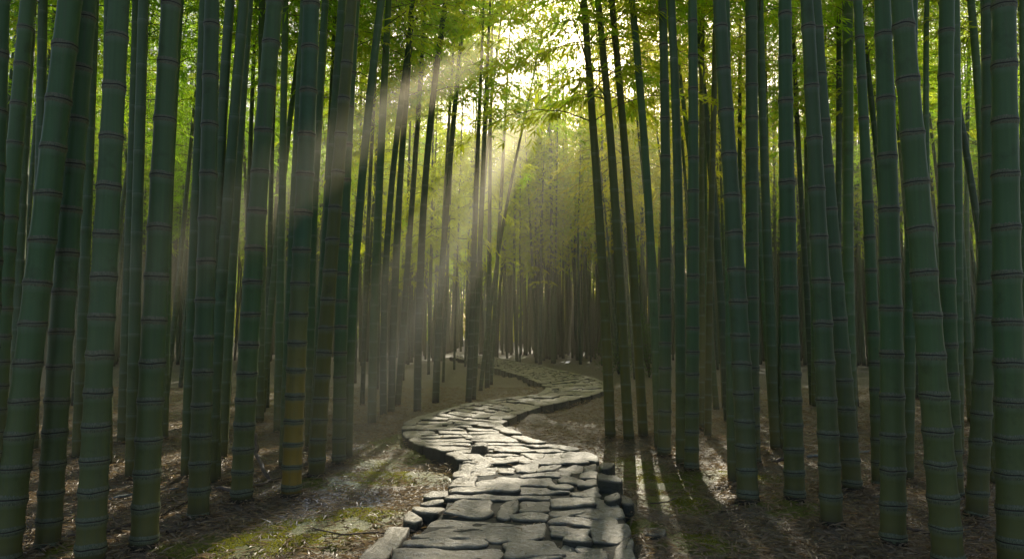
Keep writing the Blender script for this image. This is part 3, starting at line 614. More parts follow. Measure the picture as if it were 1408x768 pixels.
LFRONT, RFRONT = 'thick culms in the front row left of the path', 'thick culms in the front row right of the path'
LMID, RMID = 'culms in the second rows left of the path', 'culms in the second rows right of the path'
G = M_STEM_GOLD
T = [
 # left front
 ([(11, 0), (3, 200), (-8, 420), (-20, 640), (-28, 780)], 27, 24, 'dark culm cut by the left picture edge, leaning right into the upper corner', LFRONT, {}),
 ([(32, 0), (21, 156), (10, 312), (6, 380), (-2, 560), (-8, 668)], 22, 19, 'slim dark culm just inside the left picture edge, partly behind the first thick one', LFRONT, {}),
 ([(83, 0), (73, 130), (60, 224), (47, 354), (38, 425), (20, 582), (10, 734), (6, 780)], 36, 31, 'thick dark culm leaning right, its foot in the bottom left corner', LFRONT, {}),
 ([(112, 0), (104, 156), (94, 302), (87, 400), (81, 481), (71, 632), (66, 762)], 31, 27, 'thick olive tinged culm with a mossy foot, second front culm from the left corner', LFRONT, {}),
 ([(162, 0), (156, 130), (148, 281), (142, 396), (139, 481), (131, 607), (125, 733), (124, 782)], 37, 27, 'thick bluish green culm with pale marks, third front culm from the left corner', LFRONT, {}),
 ([(237, 0), (228, 146), (219, 291), (213, 400), (208, 481), (202, 643), (198, 764)], 35, 25, 'straight thick culm with its foot at the bottom edge beside long shadows', LFRONT, {}),
 ([(288, 0), (284, 156), (281, 312), (277, 430), (273, 607), (273, 721)], 28, 20, 'upright culm standing in front of two thin ones, a pale stick at its foot', LFRONT, {}),
 ([(381, 0), (372, 104), (359, 250), (351, 375), (348, 405), (338, 557), (332, 697)], 28, 22, 'right leaning culm with fibrous foot and a fallen branch beside it', LFRONT, {}),
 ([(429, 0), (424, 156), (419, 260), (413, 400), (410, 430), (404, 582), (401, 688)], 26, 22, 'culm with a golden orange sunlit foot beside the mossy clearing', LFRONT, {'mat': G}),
 ([(478, 0), (465, 182), (452, 400), (448, 430), (438, 582), (435, 665)], 22, 15, 'leaning culm with olive foot, next right of the golden footed one', LFRONT, {'mat': M_STEM_OLIVE}),
 ([(491, 0), (486, 130), (478, 260), (473, 400), (471, 430), (466, 645)], 18, 14, 'culm at the path side end of the left front row', LFRONT, {}),
 # left second rows
 ([(42, 52), (34, 234), (27, 395), (20, 600)], 14, 13, 'thin culm seen between the slim edge culm and the thick corner culm', LMID, {}),
 ([(55, 0), (52, 120), (50, 300), (45, 622)], 14, 12, 'thin culm whose foot shows between the two leftmost thick culms', LMID, {}),
 ([(135, 0), (125, 200), (115, 420), (106, 635)], 14, 12, 'thin culm between the olive tinged culm and the bluish one', LMID, {}),
 ([(182, 0), (178, 250), (172, 450), (169, 612)], 15, 11, 'pale thin culm standing free between the bluish culm and the straight thick one', LMID, {}),
 ([(152, 100), (151, 300), (150, 500), (148, 645)], 12, 10, 'dark thin culm half hidden behind the bluish thick culm', LMID, {}),
 ([(212, 0), (203, 200), (194, 400), (180, 662)], 16, 13, 'dark culm tucked close behind the straight thick one on its left', LMID, {}),
 ([(252, 0), (240, 220), (232, 420), (226, 606)], 10, 9, 'thin leaning culm in the gap right of the straight thick one', LMID, {}),
 ([(275, 0), (268, 250), (262, 400), (255, 662)], 13, 11, 'thin dark culm hugging the left side of the upright culm', LMID, {}),
 ([(331, 0), (320, 156), (310, 286), (303, 390), (298, 430), (290, 668)], 16, 14, 'curved lighter culm hugging the right side of the upright culm', LMID, {}),
 ([(314, 0), (305, 156), (298, 286), (295, 420), (297, 667)], 15, 13, 'straight dark culm partly hidden behind the curved lighter one', LMID, {}),
 ([(338, 120), (325, 300), (315, 450), (306, 635)], 13, 10, 'thin culm in the gap before the right leaning fibrous footed one', LMID, {}),
 ([(362, 0), (360, 200), (358, 400), (357, 585)], 12, 9, 'far thin culm behind the fibrous footed culm', LMID, {}),
 ([(392, 60), (388, 250), (384, 450), (382, 600)], 12, 9, 'dark thin culm between the fibrous footed and golden footed culms', LMID, {}),
 ([(413, 104), (405, 260), (398, 430), (390, 648)], 14, 12, 'dark culm right behind the golden footed one on its left', LMID, {}),
 ([(452, 31), (444, 156), (434, 365), (425, 622)], 12, 10, 'slender culm between the golden footed culm and its olive neighbour', LMID, {}),
 ([(465, 0), (457, 156), (444, 365), (430, 640)], 14, 12, 'dark culm half hidden behind the olive footed one', LMID, {}),
 ([(525, 0), (507, 156), (494, 312), (486, 400), (481, 531), (479, 638)], 12, 11, 'strongly right leaning culm rising from beside the last front row culm', LMID, {}),
 ([(530, 88), (525, 182), (520, 312), (513, 430), (512, 587)], 12, 10, 'separate culm near the path at the first bend, nearest to the mossy bank', LMID, {}),
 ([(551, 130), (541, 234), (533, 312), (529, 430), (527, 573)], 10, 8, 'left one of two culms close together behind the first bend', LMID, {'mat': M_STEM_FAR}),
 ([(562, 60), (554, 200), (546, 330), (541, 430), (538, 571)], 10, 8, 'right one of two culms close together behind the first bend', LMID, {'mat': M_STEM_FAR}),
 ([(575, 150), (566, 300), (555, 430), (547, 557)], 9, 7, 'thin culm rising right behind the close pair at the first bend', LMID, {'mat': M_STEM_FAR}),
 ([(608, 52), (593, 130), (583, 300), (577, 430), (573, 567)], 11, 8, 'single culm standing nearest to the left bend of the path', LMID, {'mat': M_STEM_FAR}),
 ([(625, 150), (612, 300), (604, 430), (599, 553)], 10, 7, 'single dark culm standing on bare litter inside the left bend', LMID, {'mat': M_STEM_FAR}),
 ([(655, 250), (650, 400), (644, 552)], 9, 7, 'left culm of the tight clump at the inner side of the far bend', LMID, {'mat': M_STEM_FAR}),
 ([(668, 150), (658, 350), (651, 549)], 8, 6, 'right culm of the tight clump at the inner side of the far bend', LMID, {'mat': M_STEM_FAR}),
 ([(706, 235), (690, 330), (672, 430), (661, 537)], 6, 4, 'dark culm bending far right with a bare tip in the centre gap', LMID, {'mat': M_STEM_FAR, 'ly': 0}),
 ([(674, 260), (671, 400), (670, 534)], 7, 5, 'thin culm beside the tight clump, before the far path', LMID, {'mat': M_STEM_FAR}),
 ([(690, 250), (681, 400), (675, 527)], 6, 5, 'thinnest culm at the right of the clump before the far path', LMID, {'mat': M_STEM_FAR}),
 # right of the path
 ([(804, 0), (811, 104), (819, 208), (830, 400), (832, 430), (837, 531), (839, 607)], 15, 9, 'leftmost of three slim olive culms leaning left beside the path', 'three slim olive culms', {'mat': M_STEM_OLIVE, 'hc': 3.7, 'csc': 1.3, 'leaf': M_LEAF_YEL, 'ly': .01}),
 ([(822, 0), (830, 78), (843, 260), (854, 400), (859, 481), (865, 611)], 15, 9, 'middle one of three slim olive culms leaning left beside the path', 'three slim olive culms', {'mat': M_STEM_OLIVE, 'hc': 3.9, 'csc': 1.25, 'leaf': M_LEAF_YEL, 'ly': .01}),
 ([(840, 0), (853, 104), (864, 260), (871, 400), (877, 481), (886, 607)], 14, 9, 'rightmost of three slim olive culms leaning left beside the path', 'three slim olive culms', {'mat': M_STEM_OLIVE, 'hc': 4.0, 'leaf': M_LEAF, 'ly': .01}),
 ([(870, 0), (881, 130), (889, 260), (897, 400), (903, 481), (906, 622)], 13, 10, 'left leaning culm just behind the first green one right of the olive trio', RMID, {}),
 ([(909, 0), (912, 156), (916, 400), (915, 430), (914, 582), (913, 633)], 18, 11, 'straight culm nearest right of the olive trio, its foot in shade', RFRONT, {}),
 ([(920, 0), (925, 130), (930, 260), (934, 400), (936, 506), (936, 643)], 15, 11, 'middle culm of the close row of three right of the olive trio', RFRONT, {}),
 ([(950, 0), (951, 208), (951, 400), (951, 506), (951, 650)], 19, 12, 'right culm of the close row of three right of the olive trio', RFRONT, {}),
 ([(959, 26), (980, 208), (990, 400), (998, 560)], 10, 8, 'thin culm leaning left across the gap behind the close row of three', RMID, {'mat': M_STEM_OLIVE}),
 ([(970, 60), (968, 250), (966, 400), (965, 590)], 9, 7, 'thin upright culm lit from behind, in the gap behind the close row of three', RMID, {'mat': M_STEM_OLIVE}),
 ([(985, 100), (978, 300), (974, 605)], 10, 8, 'olive thin culm in the gap before the dark left leaning culm', RMID, {'mat': M_STEM_OLIVE}),
 ([(1006, 200), (1005, 400), (1006, 531), (1007, 668)], 13, 11, 'narrow culm hugging the left side of the dark left leaning culm', RMID, {}),
 ([(998, 0), (1006, 156), (1014, 365), (1017, 430), (1024, 557), (1029, 703)], 28, 18, 'dark thick culm leaning left with its foot in open litter', RFRONT, {}),
 ([(1029, 0), (1029, 208), (1031, 400), (1034, 430), (1036, 640)], 18, 16, 'lighter straight culm rising behind the dark left leaning one', RFRONT, {}),
 ([(1046, 0), (1053, 208), (1058, 400), (1060, 481), (1067, 622)], 14, 10, 'slim culm with its foot beside a fallen stick and a sunlit spot', RMID, {}),
 ([(1079, 0), (1081, 156), (1085, 400), (1087, 430), (1091, 582), (1093, 703)], 27, 17, 'upright thick culm with a dark foot, centre of the right stand', RFRONT, {}),
 ([(1077, 300), (1077, 450), (1074, 622)], 11, 9, 'thin dark culm hugging the left side of the centre upright one', RMID, {}),
 ([(1107, 0), (1115, 104), (1123, 234), (1131, 400), (1134, 430), (1140, 582), (1144, 736)], 29, 17, 'thick pale green culm leaning left, with brown stained foot', RFRONT, {}),
 ([(1128, 0), (1139, 130), (1149, 312), (1153, 400), (1155, 455), (1166, 582), (1174, 685)], 25, 15, 'left leaning culm parallel and just right of the brown footed one', RFRONT, {}),
 ([(1172, 0), (1172, 208), (1171, 400), (1171, 430), (1172, 590)], 15, 14, 'dark straight culm behind the parallel leaning pair', RMID, {}),
 ([(1182, 0), (1191, 130), (1201, 400), (1206, 540), (1208, 677)], 17, 12, 'dark curved culm close on the left of the tall brown based one', RMID, {}),
 ([(1210, 0), (1214, 130), (1218, 260), (1221, 400), (1224, 430), (1225, 582), (1228, 757)], 33, 21, 'tall thick culm with brown lower part, foot at the bottom edge', RFRONT, {}),
 ([(1234, 0), (1244, 130), (1255, 260), (1267, 400), (1274, 455), (1289, 607), (1302, 754), (1305, 785)], 39, 27, 'thickest culm leaning hard to the left with pale node rings', RFRONT, {}),
 ([(1253, 0), (1252, 250), (1249, 450), (1248, 663)], 15, 13, 'dark culm crossing behind the hard leaning thick one', RMID, {}),
 ([(1290, 0), (1292, 208), (1297, 400), (1298, 430), (1309, 582), (1314, 693)], 20, 19, 'dark thick culm directly right of the hard leaning one', RFRONT, {}),
 ([(1316, 0), (1316, 250), (1315, 400), (1318, 632)], 14, 12, 'thin lighter culm with closely set nodes, between two thick ones near the right edge', RMID, {}),
 ([(1329, 26), (1342, 156), (1352, 365), (1358, 600)], 11, 10, 'thin culm leaning left that crosses behind the culm near the right edge', RMID, {}),
 ([(1349, 0), (1351, 208), (1350, 400), (1349, 430), (1346, 582), (1342, 721)], 27, 17, 'culm leaning right with its dark foot second from the right edge', RFRONT, {}),
 ([(1368, 0), (1373, 156), (1378, 312), (1383, 430), (1388, 582), (1393, 754), (1394, 786)], 39, 29, 'thick pale green culm nearest to the right picture edge', RFRONT, {}),
 ([(1360, 100), (1364, 350), (1367, 668)], 12, 10, 'thin dark culm just left of the thick one at the right edge', RMID, {}),
 ([(1397, 26), (1402, 200), (1404, 400), (1408, 640)], 13, 11, 'thin culm showing beyond the thick one at the right edge', RMID, {}),
]
for pts, wb, wt, lab, grp, kw in T: traced(pts, wb, wt, lab, grp, **kw)
N_TR = len(CULMS)

# the rest of the grove that can still be told apart: thin culms farther back
def fill(n, ylo, yhi, rng_px, ok, label, group, rlo, rhi, mind, seg, mat, leaf, hc=(4.6, 6.2), ridges=True):
    k = 0; tries = 0
    while k < n and tries < n * 200:
        tries += 1
        u = rng.random(); y = math.sqrt(ylo ** 2 + u * (yhi ** 2 - ylo ** 2)); px = rng.uniform(*rng_px); x = (px - 704) / FPX * y
        if not ok(px, project((x, y, 0))[1]): continue
        P = np.array([[x, y]])
        if path_dist(P)[0] < .35: continue
        if min((x - a) ** 2 + (y - b) ** 2 for a, b in CULMS) < mind ** 2: continue
        lean = -np.sign(px - 704) * .022 + rng.normal(0, .03)
        if stem_blocks(x, y, lean): continue
        bend = rng.normal(0, .004)
        r_ = rng.uniform(rlo, rhi)
        zt = CAM_H + y * .47
        zz = np.array([0, 1.5, 3, 4.5, 6.])
        bamboo((x, y, 0), zz, lean * zz + bend * zz ** 2, r_, r_ * .62, 6.0, label, group, H=rng.uniform(8.4, 10.8), seg=seg, mat=mat() if callable(mat) else mat, leaf=leaf(px, y), hc=rng.uniform(*((2.9, 4.4) if 455 < px < 745 and 13 < y < 34 else hc)))
        k += 1
    return k
def hc_far(): return (3.9, 5.4)
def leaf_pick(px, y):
    if 830 < px < 1040 and rng.random() < .6: return M_LEAF_SUNLIT  # crowns towards the sun get the painted golden light
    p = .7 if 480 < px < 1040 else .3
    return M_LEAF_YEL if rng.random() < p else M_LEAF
OVER = [(640, 27, .05), (812, 30, -.03), (520, 16, .03), (555, 19, .03), (490, 18, .02), (590, 21, .02), (625, 24, .02), (872, 19, -.07), (850, 22, -.06), (645, 17, .06), (600, 15, .07), (575, 15, .06), (610, 18, .05), (655, 21, .03), (690, 24, .02), (540, 13, .05), (715, 29, .0), (640, 26, .02), (590, 23, .04), (500, 12.5, .04), (760, 30, .0), (905, 17, -.05), (935, 20, -.06), (960, 15.5, -.05), (880, 23, -.05), (1000, 18, -.04), (850, 28, -.03), (985, 24, -.04), (930, 27, -.03), (735, 36, 0), (770, 40, 0), (700, 42, 0), (800, 35, 0), (745, 33, 0), (820, 41, 0), (675, 34, 0)]
for px, y, ln in OVER:
    x = (px - 704) / FPX * y
    if path_dist(np.array([[x, y]]))[0] < .3: x -= 1.1
    zz = np.array([0, 2, 4, 6, 8.]); r_ = rng.uniform(.036, .044)
    if px < 620: ln *= .5
    bamboo((x, y, 0), zz, ln * zz + ln * .12 * zz ** 2 * .4, r_, r_ * .6, 8.0, 'culm whose feathery crown arches out over the path gap', 'culms arching over the path gap', H=rng.uniform(11, 13.5), seg=12, mat=M_STEM_FAR, leaf=M_LEAF_SUNLIT if px > 790 else M_LEAF_YEL, hc=rng.uniform(3.0, 4.2) if px < 640 else rng.uniform(4.0, 5.2), csc=1.25)
pickm = lambda: M_STEM if rng.random() < .6 else M_STEM_FAR
a = fill(28, 8.5, 14, (-40, 500), lambda px, py: px < 500 and not (430 < px and py > 600), 'thin dark culm among the rows behind the left front row', 'thin culms behind the left front row', .045, .062, .5, 12, pickm, leaf_pick)
b = fill(30, 8.8, 14, (905, 1450), lambda px, py: px > 955, 'thin dark culm among the rows behind the right front row', 'thin culms behind the right front row', .045, .062, .5, 12, pickm, leaf_pick)
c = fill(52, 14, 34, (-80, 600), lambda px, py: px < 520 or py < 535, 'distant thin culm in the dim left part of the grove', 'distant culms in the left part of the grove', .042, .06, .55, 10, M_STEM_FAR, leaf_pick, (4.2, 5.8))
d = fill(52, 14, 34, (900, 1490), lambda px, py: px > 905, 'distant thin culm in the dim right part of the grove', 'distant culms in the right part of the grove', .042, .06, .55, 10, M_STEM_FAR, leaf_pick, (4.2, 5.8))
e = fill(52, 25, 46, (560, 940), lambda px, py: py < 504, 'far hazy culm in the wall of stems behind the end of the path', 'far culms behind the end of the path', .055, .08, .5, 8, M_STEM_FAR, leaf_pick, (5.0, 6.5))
print('CULMS', N_TR, a, b, c, d, e, len(CULMS))

# far thicket that reads as one mass: stems in one, foliage in one
V, F, Q = [], [], []
k = 0
Cf = [make_crown(seed=40 + i, Lc=6.5, rad=2.2, step=.38, per=3, twigs=6, leaves=8, lsize=.28)[0] for i in range(3)]
for i in range(2350):
    y = rng.uniform(27, 92) if i > 600 else rng.uniform(27, 48); px = rng.uniform(-200, 1610)
    if 1700 <= i < 1800: y = rng.uniform(33, 46); px = rng.uniform(690, 930)
    if i >= 1800: y = rng.uniform(26, 40); px = rng.uniform(-150, 450) if i % 2 else rng.uniform(950, 1560)
    x = (px - 704) / FPX * y
    if path_dist(np.array([[x, y]]))[0] < .6 or (y < 38 and 600 < px < 735): continue
    r_ = rng.uniform(.05, .085); lean = rng.normal(0, .03)
    if stem_blocks(x, y, lean): continue
    ang = np.arange(6) / 6 * 6.2832; H = rng.uniform(11, 15)
    b0 = k * 12
    for z, rr in ((-.1, r_), (H, r_ * .25)): V.append(np.stack([x + lean * z + rr * np.cos(ang), y + rr * np.sin(ang), np.full(6, z)], 1))
    for q in range(6): F.append((b0 + q, b0 + (q + 1) % 6, b0 + 6 + (q + 1) % 6, b0 + 6 + q))
    k += 1
    if i % 6 == 0 and i < 1800:
        c_ = Cf[(i // 6) % 3]; a_ = rng.uniform(0, 6.28); Rm = np.array([[math.cos(a_), -math.sin(a_), 0], [math.sin(a_), math.cos(a_), 0], [0, 0, 1]])
        hc = rng.uniform(4.0, 6.5) if y < 50 else rng.uniform(2.5, 6.5)
        q_ = c_ @ Rm.T + np.array([x + lean * 8, y, hc]); Q.append(q_[~in_shaft(q_.mean(1))])
V = np.concatenate(V)
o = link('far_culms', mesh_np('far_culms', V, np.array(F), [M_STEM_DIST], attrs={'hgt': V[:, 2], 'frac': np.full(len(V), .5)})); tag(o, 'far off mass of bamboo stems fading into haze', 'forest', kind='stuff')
o = link('far_foliage', quads_mesh('far_foliage', np.concatenate(Q), M_LEAF_FAR)); tag(o, 'far off mass of sunlit bamboo foliage', 'foliage', kind='stuff')
# low sunlit growth beyond the grove
def blob_leaves(n, cx, cy, rx, ry, h, ls, z0=.05):
    a_ = rng.uniform(0, 6.28, n); rr = np.sqrt(rng.random(n)); z = rng.random(n) ** .8
    sh = np.sqrt(np.clip(1 - (z * .95) ** 2, 0, 1))
    B = np.stack([cx + rx * rr * sh * np.cos(a_), cy + ry * rr * sh * np.sin(a_), z0 + z * h], 1)
    D = np.stack([np.cos(a_), np.sin(a_), rng.uniform(-.6, .5, n)], 1) + rng.normal(0, .5, (n, 3))
    return leaf_quads(B, D, ls * rng.uniform(.6, 1.2, n), ls * .42 * rng.uniform(.7, 1.2, n), np.array([0, 0, 1.]) + rng.normal(0, .5, (n, 3)))
Q = []
for i in range(150):
    y = rng.uniform(78, 100); x = rng.uniform(-85, 85); Q.append(blob_leaves(700, x, y, rng.uniform(2, 4), 1.8, rng.uniform(2.5, 6.0), .42))
o = link('undergrowth', quads_mesh('undergrowth', np.concatenate(Q), M_LEAF_SUNLIT)); tag(o, 'bright yellow green growth in the light beyond the grove', 'undergrowth', kind='stuff')

Q = []
for i in range(84):
    y = rng.uniform(100, 128); x = -118 + 236 * (i + rng.uniform(-.4, .4)) / 84; h = rng.uniform(19, 30) + 9 * math.exp(-((x - 4) / 26) ** 2)
    for k_ in range(8): Q.append(blob_leaves(800, x + rng.normal(0, 2.2), y + rng.normal(0, 1.5), rng.uniform(2.4, 4.0), 2.4, h * rng.uniform(.18, .30), .72, z0=h * k_ / 8.5))
Q = np.concatenate(Q); me = quads_mesh('far_woodland', Q, M_WOOD_FAR); me.materials.append(M_LEAF_SUNLIT)
me.polygons.foreach_set('material_index', (np.abs(Q[:, 0, 0] - 16 + rng.normal(0, 9, len(Q))) < 22).astype(np.int32))  # trees nearest the sun take the leaf colour with painted sunlight
o = link('far_woodland', me); tag(o, 'far off sunlit wood behind the bamboo grove', 'woods', kind='stuff')

# shrubs right of the path
def shrub(px, py, w, h, label, n=2600, ls=.085):
    g = ground(px, py); root = empty('shrub', g); tag(root, label, 'shrub')
    Q = np.concatenate([blob_leaves(n // 4, rng.normal(0, w * .28), rng.normal(0, w * .28), w * .42, w * .42, h * rng.uniform(.55, 1.0), ls) for _ in range(4)])
    link('foliage', quads_mesh('foliage', Q, M_SHRUB), root)
    lines = []
    for i in range(9):
        a_ = rng.uniform(0, 6.28); lines.append([np.array([math.cos(a_) * w * .35 * u, math.sin(a_) * w * .35 * u, h * .8 * u - .03]) for u in (0, .35, .7, 1)])
    o = link('stem', tubes_mesh('stem', lines, .012, .004, M_TWIG), root); return root
shrub(893, 518, 1.15, 2.0, 'leafy green shrub behind the rightmost olive culm')
shrub(850, 512, .7, 1.0, 'small dim shrub seen between the olive culms', 1200)

# soil and litter heaped a little round the feet of the nearer culms
gme = bpy.data.objects['ground'].data; gv = np.column_stack([gp, gzv]).astype(np.float32)
def heap(P):
    z = np.zeros(len(P))
    for cx_, cy_ in CULMS:
        if cy_ < 12:
            m_ = (np.abs(P[:, 0] - cx_) < .6) & (np.abs(P[:, 1] - cy_) < .6)
            if m_.any(): z[m_] = np.maximum(z[m_], .055 * np.exp(-((P[m_, 0] - cx_) ** 2 + (P[m_, 1] - cy_) ** 2) / .030))
    return z
gv[:, 2] += heap(gp); gme.vertices.foreach_set('co', gv.ravel()); gme.update()
# ------------------------------------------------------------------ litter, moss, sticks
n = 150000
yy = 3.3 + (rng.random(n) ** 1.5) * 13; xx = (rng.uniform(-60, 1470, n) - 704) / FPX * yy
P = np.stack([xx, yy], 1); mm = moss_at(P); keep = (path_dist(P) > .06) & (rng.random(n) > mm * .9)
P = P[keep]
for cx_, cy_ in CULMS:
    if cy_ < 11:
        a_ = rng.uniform(0, 6.28, 120); r_ = .05 + np.abs(rng.normal(0, .10, 120)); P = np.concatenate([P, np.stack([cx_ + r_ * np.cos(a_), cy_ + r_ * np.sin(a_)], 1)])
zz = np.array([gz(x, y) for x, y in P]) + moss_at(P) * .035 + rng.uniform(.002, .022, len(P)) + heap(P)
pdl = path_dist(P); zz += np.where(pdl > .02, .06 * np.exp(-(pdl / .22) ** 2), 0)
a_ = rng.uniform(0, 6.28, len(P)); D = np.stack([np.cos(a_), np.sin(a_), rng.normal(0, .22, len(P))], 1)
up = np.array([0, 0, 1.]) + rng.normal(0, .35, (len(P), 3))
Q = leaf_quads(np.column_stack([P, zz]), D, rng.uniform(.04, .115, len(P)), rng.uniform(.007, .016, len(P)), up)
o = link('leaf_litter', quads_mesh('leaf_litter', Q, M_DRY)); tag(o, 'dry tan bamboo leaves scattered over the floor', 'leaves', kind='stuff')
# a few on the stones
n = 420; s_ = rng.uniform(.3, 9, n); v_ = rng.random(n); P = np.array([path_pt(a, b) for a, b in zip(s_, v_)])
a_ = rng.uniform(0, 6.28, n); D = np.stack([np.cos(a_), np.sin(a_), np.zeros(n)], 1)
Q = leaf_quads(np.column_stack([P, np.full(n, PZ + .018)]), D, rng.uniform(.03, .07, n), rng.uniform(.005, .011, n), np.array([0, 0, 1.]) + rng.normal(0, .2, (n, 3)))
o = link('fallen_leaves', quads_mesh('fallen_leaves', Q, M_DRY)); tag(o, 'few dry leaves lying on the flagstones', 'leaves', kind='stuff')
n = 260000; P = []
for px, py, rx, ry in MOSS_SPOTS:
    g = ground(px, py); m_ = int(15000 * (rx * ry) / .18); P.append(np.stack([g[0] + rng.normal(0, rx * .62, m_), g[1] + rng.normal(0, ry * 1.8 * .62, m_)], 1))
P = np.concatenate(P); keep = path_dist(P) > .03
nz = np.array([mnoise.fractal(Vector((x * 3.5, y * 3.5, 2.0)), .8, 2.0, 4) for x, y in P]); keep &= nz > -.05; P = P[keep]
zz = np.array([gz(x, y) for x, y in P]) + moss_at(P) * .035
D = np.stack([rng.normal(0, .6, len(P)), rng.normal(0, .6, len(P)), np.ones(len(P))], 1)
Q = leaf_quads(np.column_stack([P, zz - .002]), D, rng.uniform(.006, .017, len(P)), rng.uniform(.003, .006, len(P)), rng.normal(0, 1, (len(P), 3)))
o = link('moss', quads_mesh('moss', Q, M_MOSS)); tag(o, 'low yellow green moss on the sunlit floor', 'moss', kind='stuff')
print('moss', len(P))
def stick(pp, r0, r1, label, mat=M_WOOD, lift=.02, group=None, arch=0., heights=None):
    pts = []
    for i, (px, py) in enumerate(pp):
        z = (heights[i] if heights else 0); g = ground(px, py) if not heights else ground(px, py)
        if heights: g = at_depth(px, py, heights[i]) if heights[i] > 0 else g
        else: g[2] = gheight(g[0], g[1]) + lift + arch * math.sin(math.pi * i / (len(pp) - 1))
        pts.append(g)
    S = smooth_line(np.array(pts), 5); S[:, :] += rng.normal(0, r0 * .25, S.shape); b = S[0].copy()
    o = link('fallen_branch', tubes_mesh('fallen_branch', [S - b], r0, r1, mat, 8), None, b); return tag(o, label, 'branch', group)
stick([(146, 692), (175, 686), (205, 680), (245, 672)], .012, .008, 'pale bent stick lying between the bluish and the straight thick culm', M_PALE)
stick([(290, 672), (305, 676), (318, 681)], .018, .014, 'short brown stick lying between two culms right of the upright one')
stick([(352, 598), (356, 630), (366, 652), (376, 662)], .020, .013, 'dark bowed branch leaning beside the fibrous footed culm', M_WOOD, heights=[7.0, 6.6, 6.2, 0])
stick([(345, 672), (370, 664), (400, 652)], .016, .010, 'brown branch lying between the fibrous and golden footed culms')
stick([(75, 742), (120, 737), (170, 728), (215, 712), (262, 690)], .014, .008, 'long sunlit branch stretched across the floor behind the thick left culms')
stick([(232, 738), (262, 728), (300, 712), (330, 700)], .016, .008, 'root like branch running from the fibrous foot towards the straight thick culm')
stick([(1030, 640), (1060, 634), (1095, 630)], .022, .018, 'thick fallen stick on the sunlit spot behind the centre right culms')
stick([(1110, 627), (1165, 624), (1215, 622)], .014, .010, 'thin straight stick lying behind the parallel leaning culms', M_PALE)
stick([(1172, 690), (1190, 691), (1212, 695)], .010, .007, 'short greenish stick right of the parallel leaning culms', M_PALE)
stick([(1202, 684), (1208, 676), (1213, 668)], .008, .005, 'tiny upright twig beside the tall brown based culm', M_PALE)
stick([(1245, 732), (1280, 738), (1320, 736)], .010, .006, 'thin twig in front of the hard leaning thick culm')
stick([(865, 692), (905, 695), (930, 690)], .007, .004, 'thin twig lying on moss right of the stacked rocks')
stick([(560, 745), (520, 738), (470, 742), (430, 736)], .007, .004, 'thin twig lying across the moss left of the path')

# ------------------------------------------------------------------ haze, light, sky, camera
t = NT('haze_air'); vs = t.n('ShaderNodeVolumeScatter'); vs.inputs['Color'].default_value = (1, .93, .74, 1); vs.inputs['Density'].default_value = .005; vs.inputs['Anisotropy'].default_value = .6
t.l(vs.outputs[0], t.out.inputs['Volume'])
hx, y0, y1, h0, h1 = 30, 4.2, 45, -.3, 8
HV = np.array([(x, y, z) for x in (-hx, hx) for y in (y0, y1) for z in (h0, h1)])
HF = np.array([(0, 1, 3, 2), (4, 6, 7, 5), (0, 4, 5, 1), (2, 3, 7, 6), (0, 2, 6, 4), (1, 5, 7, 3)])
tag(link('haze', outward(mesh_np('haze', HV, HF, [t.m], smooth=False))), 'thin morning haze between the culms, showing the sunbeams', 'haze', kind='stuff')

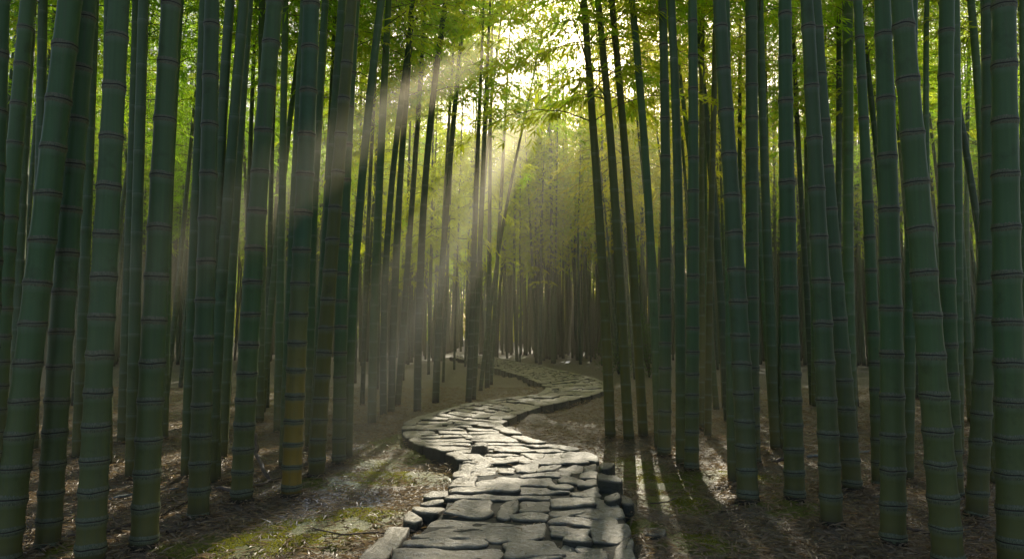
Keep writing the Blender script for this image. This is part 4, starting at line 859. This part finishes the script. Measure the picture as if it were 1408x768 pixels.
# mist columns added along the sunlight to make beams show, nested for soft edges
def added_beam_mist(g, r_, dens, high=0):
    ex = np.cross(SUN_DIR, [0, 0, 1.]); ex /= np.linalg.norm(ex); ey = np.cross(ex, SUN_DIR)
    VV, FF, mats, mi = [], [], [], []
    for f, q, hs in ((1.28, .15, (.05, 3.6, 5.6, 7.5)), (.98, .25, (.2, 3.3, 5.3, 7.2)), (.68, .32, (.35, 3.0, 5.0, 6.9)), (.38, .28, (.5, 2.7, 4.7, 6.6))):
        if high: hs = {1.28: (.9, 1.8, 5.6, 7.3), .98: (1.15, 2.1, 5.3, 7.0), .68: (1.4, 2.4, 5.0, 6.7), .38: (1.65, 2.7, 4.7, 6.4)}[f]
        for k, w_ in enumerate((.5, 1.0, .6) if high else (.75, .80, .70)):
            t = NT('added_beam_mist'); v_ = t.n('ShaderNodeVolumeScatter'); v_.inputs['Color'].default_value = (1, .85, .54, 1); v_.inputs['Density'].default_value = dens * q * w_ * 1.5; v_.inputs['Anisotropy'].default_value = .62
            t.l(v_.outputs[0], t.out.inputs['Volume'])
            ang = np.arange(20) / 20 * 6.2832; V = []
            for h in (hs[k] + (.004 if k else 0), hs[k + 1]):
                c = g + SUN_DIR * (h - g[2]) / SUN_DIR[2]; V.append(c + (ex[None] * np.cos(ang)[:, None] + ey[None] * np.sin(ang)[:, None]) * r_ * f)
            b0 = len(mats) * 40; VV += np.concatenate(V).tolist()
            FF += [(b0 + i, b0 + (i + 1) % 20, b0 + 20 + (i + 1) % 20, b0 + 20 + i) for i in range(20)] + [tuple(b0 + x for x in range(19, -1, -1)), tuple(b0 + x for x in range(20, 40))]
            mi += [len(mats)] * 22; mats.append(t.m)
    me = bpy.data.meshes.new('sunbeam'); me.from_pydata(VV, [], FF)
    for m in mats: me.materials.append(m)
    me.polygons.foreach_set('material_index', mi)
    tag(link('sunbeam', outward(me)), 'soft pale mist column added along the sunlight to shape a beam', 'sunbeam', kind='stuff')
for b in BEAMS: added_beam_mist(*b)

sd = bpy.data.lights.new('sun', 'SUN'); sd.energy = 5.0; sd.angle = R(.5); sd.color = (1, .91, .73)
so = bpy.data.objects.new('sun', sd); col.objects.link(so); so.rotation_euler = Vector(-SUN_DIR).to_track_quat('-Z', 'Y').to_euler(); so.location = (0, 30, 30)
w = bpy.data.worlds.new('World'); scene.world = w; w.use_nodes = True
nt = w.node_tree; bg = nt.nodes['Background']; sky = nt.nodes.new('ShaderNodeTexSky'); sky.sky_type = 'NISHITA'; sky.sun_disc = False
sky.sun_elevation = SUN_EL; sky.sun_rotation = SUN_AZ; sky.dust_density = 4.0; sky.air_density = .9; sky.ozone_density = .4
nt.links.new(sky.outputs[0], bg.inputs[0]); bg.inputs[1].default_value = .15
cd = bpy.data.cameras.new('camera'); cd.sensor_width = 36; cd.lens = 36 * FPX / 1408; cd.clip_end = 2000; cd.clip_start = .05
co = bpy.data.objects.new('camera', cd); col.objects.link(co); co.location = (0, 0, CAM_H); co.rotation_euler = (math.pi / 2 + TH, 0, 0); scene.camera = co
scene.view_settings.view_transform = 'Standard'; scene.view_settings.look = 'None'; scene.view_settings.exposure = 0
cy = scene.cycles
cy.use_denoising = True; cy.max_bounces = 8; cy.diffuse_bounces = 7; cy.glossy_bounces = 2; cy.transmission_bounces = 4; cy.volume_bounces = 0; cy.transparent_max_bounces = 128
cy.sample_clamp_indirect = 4.0; cy.caustics_reflective = False; cy.caustics_refractive = False
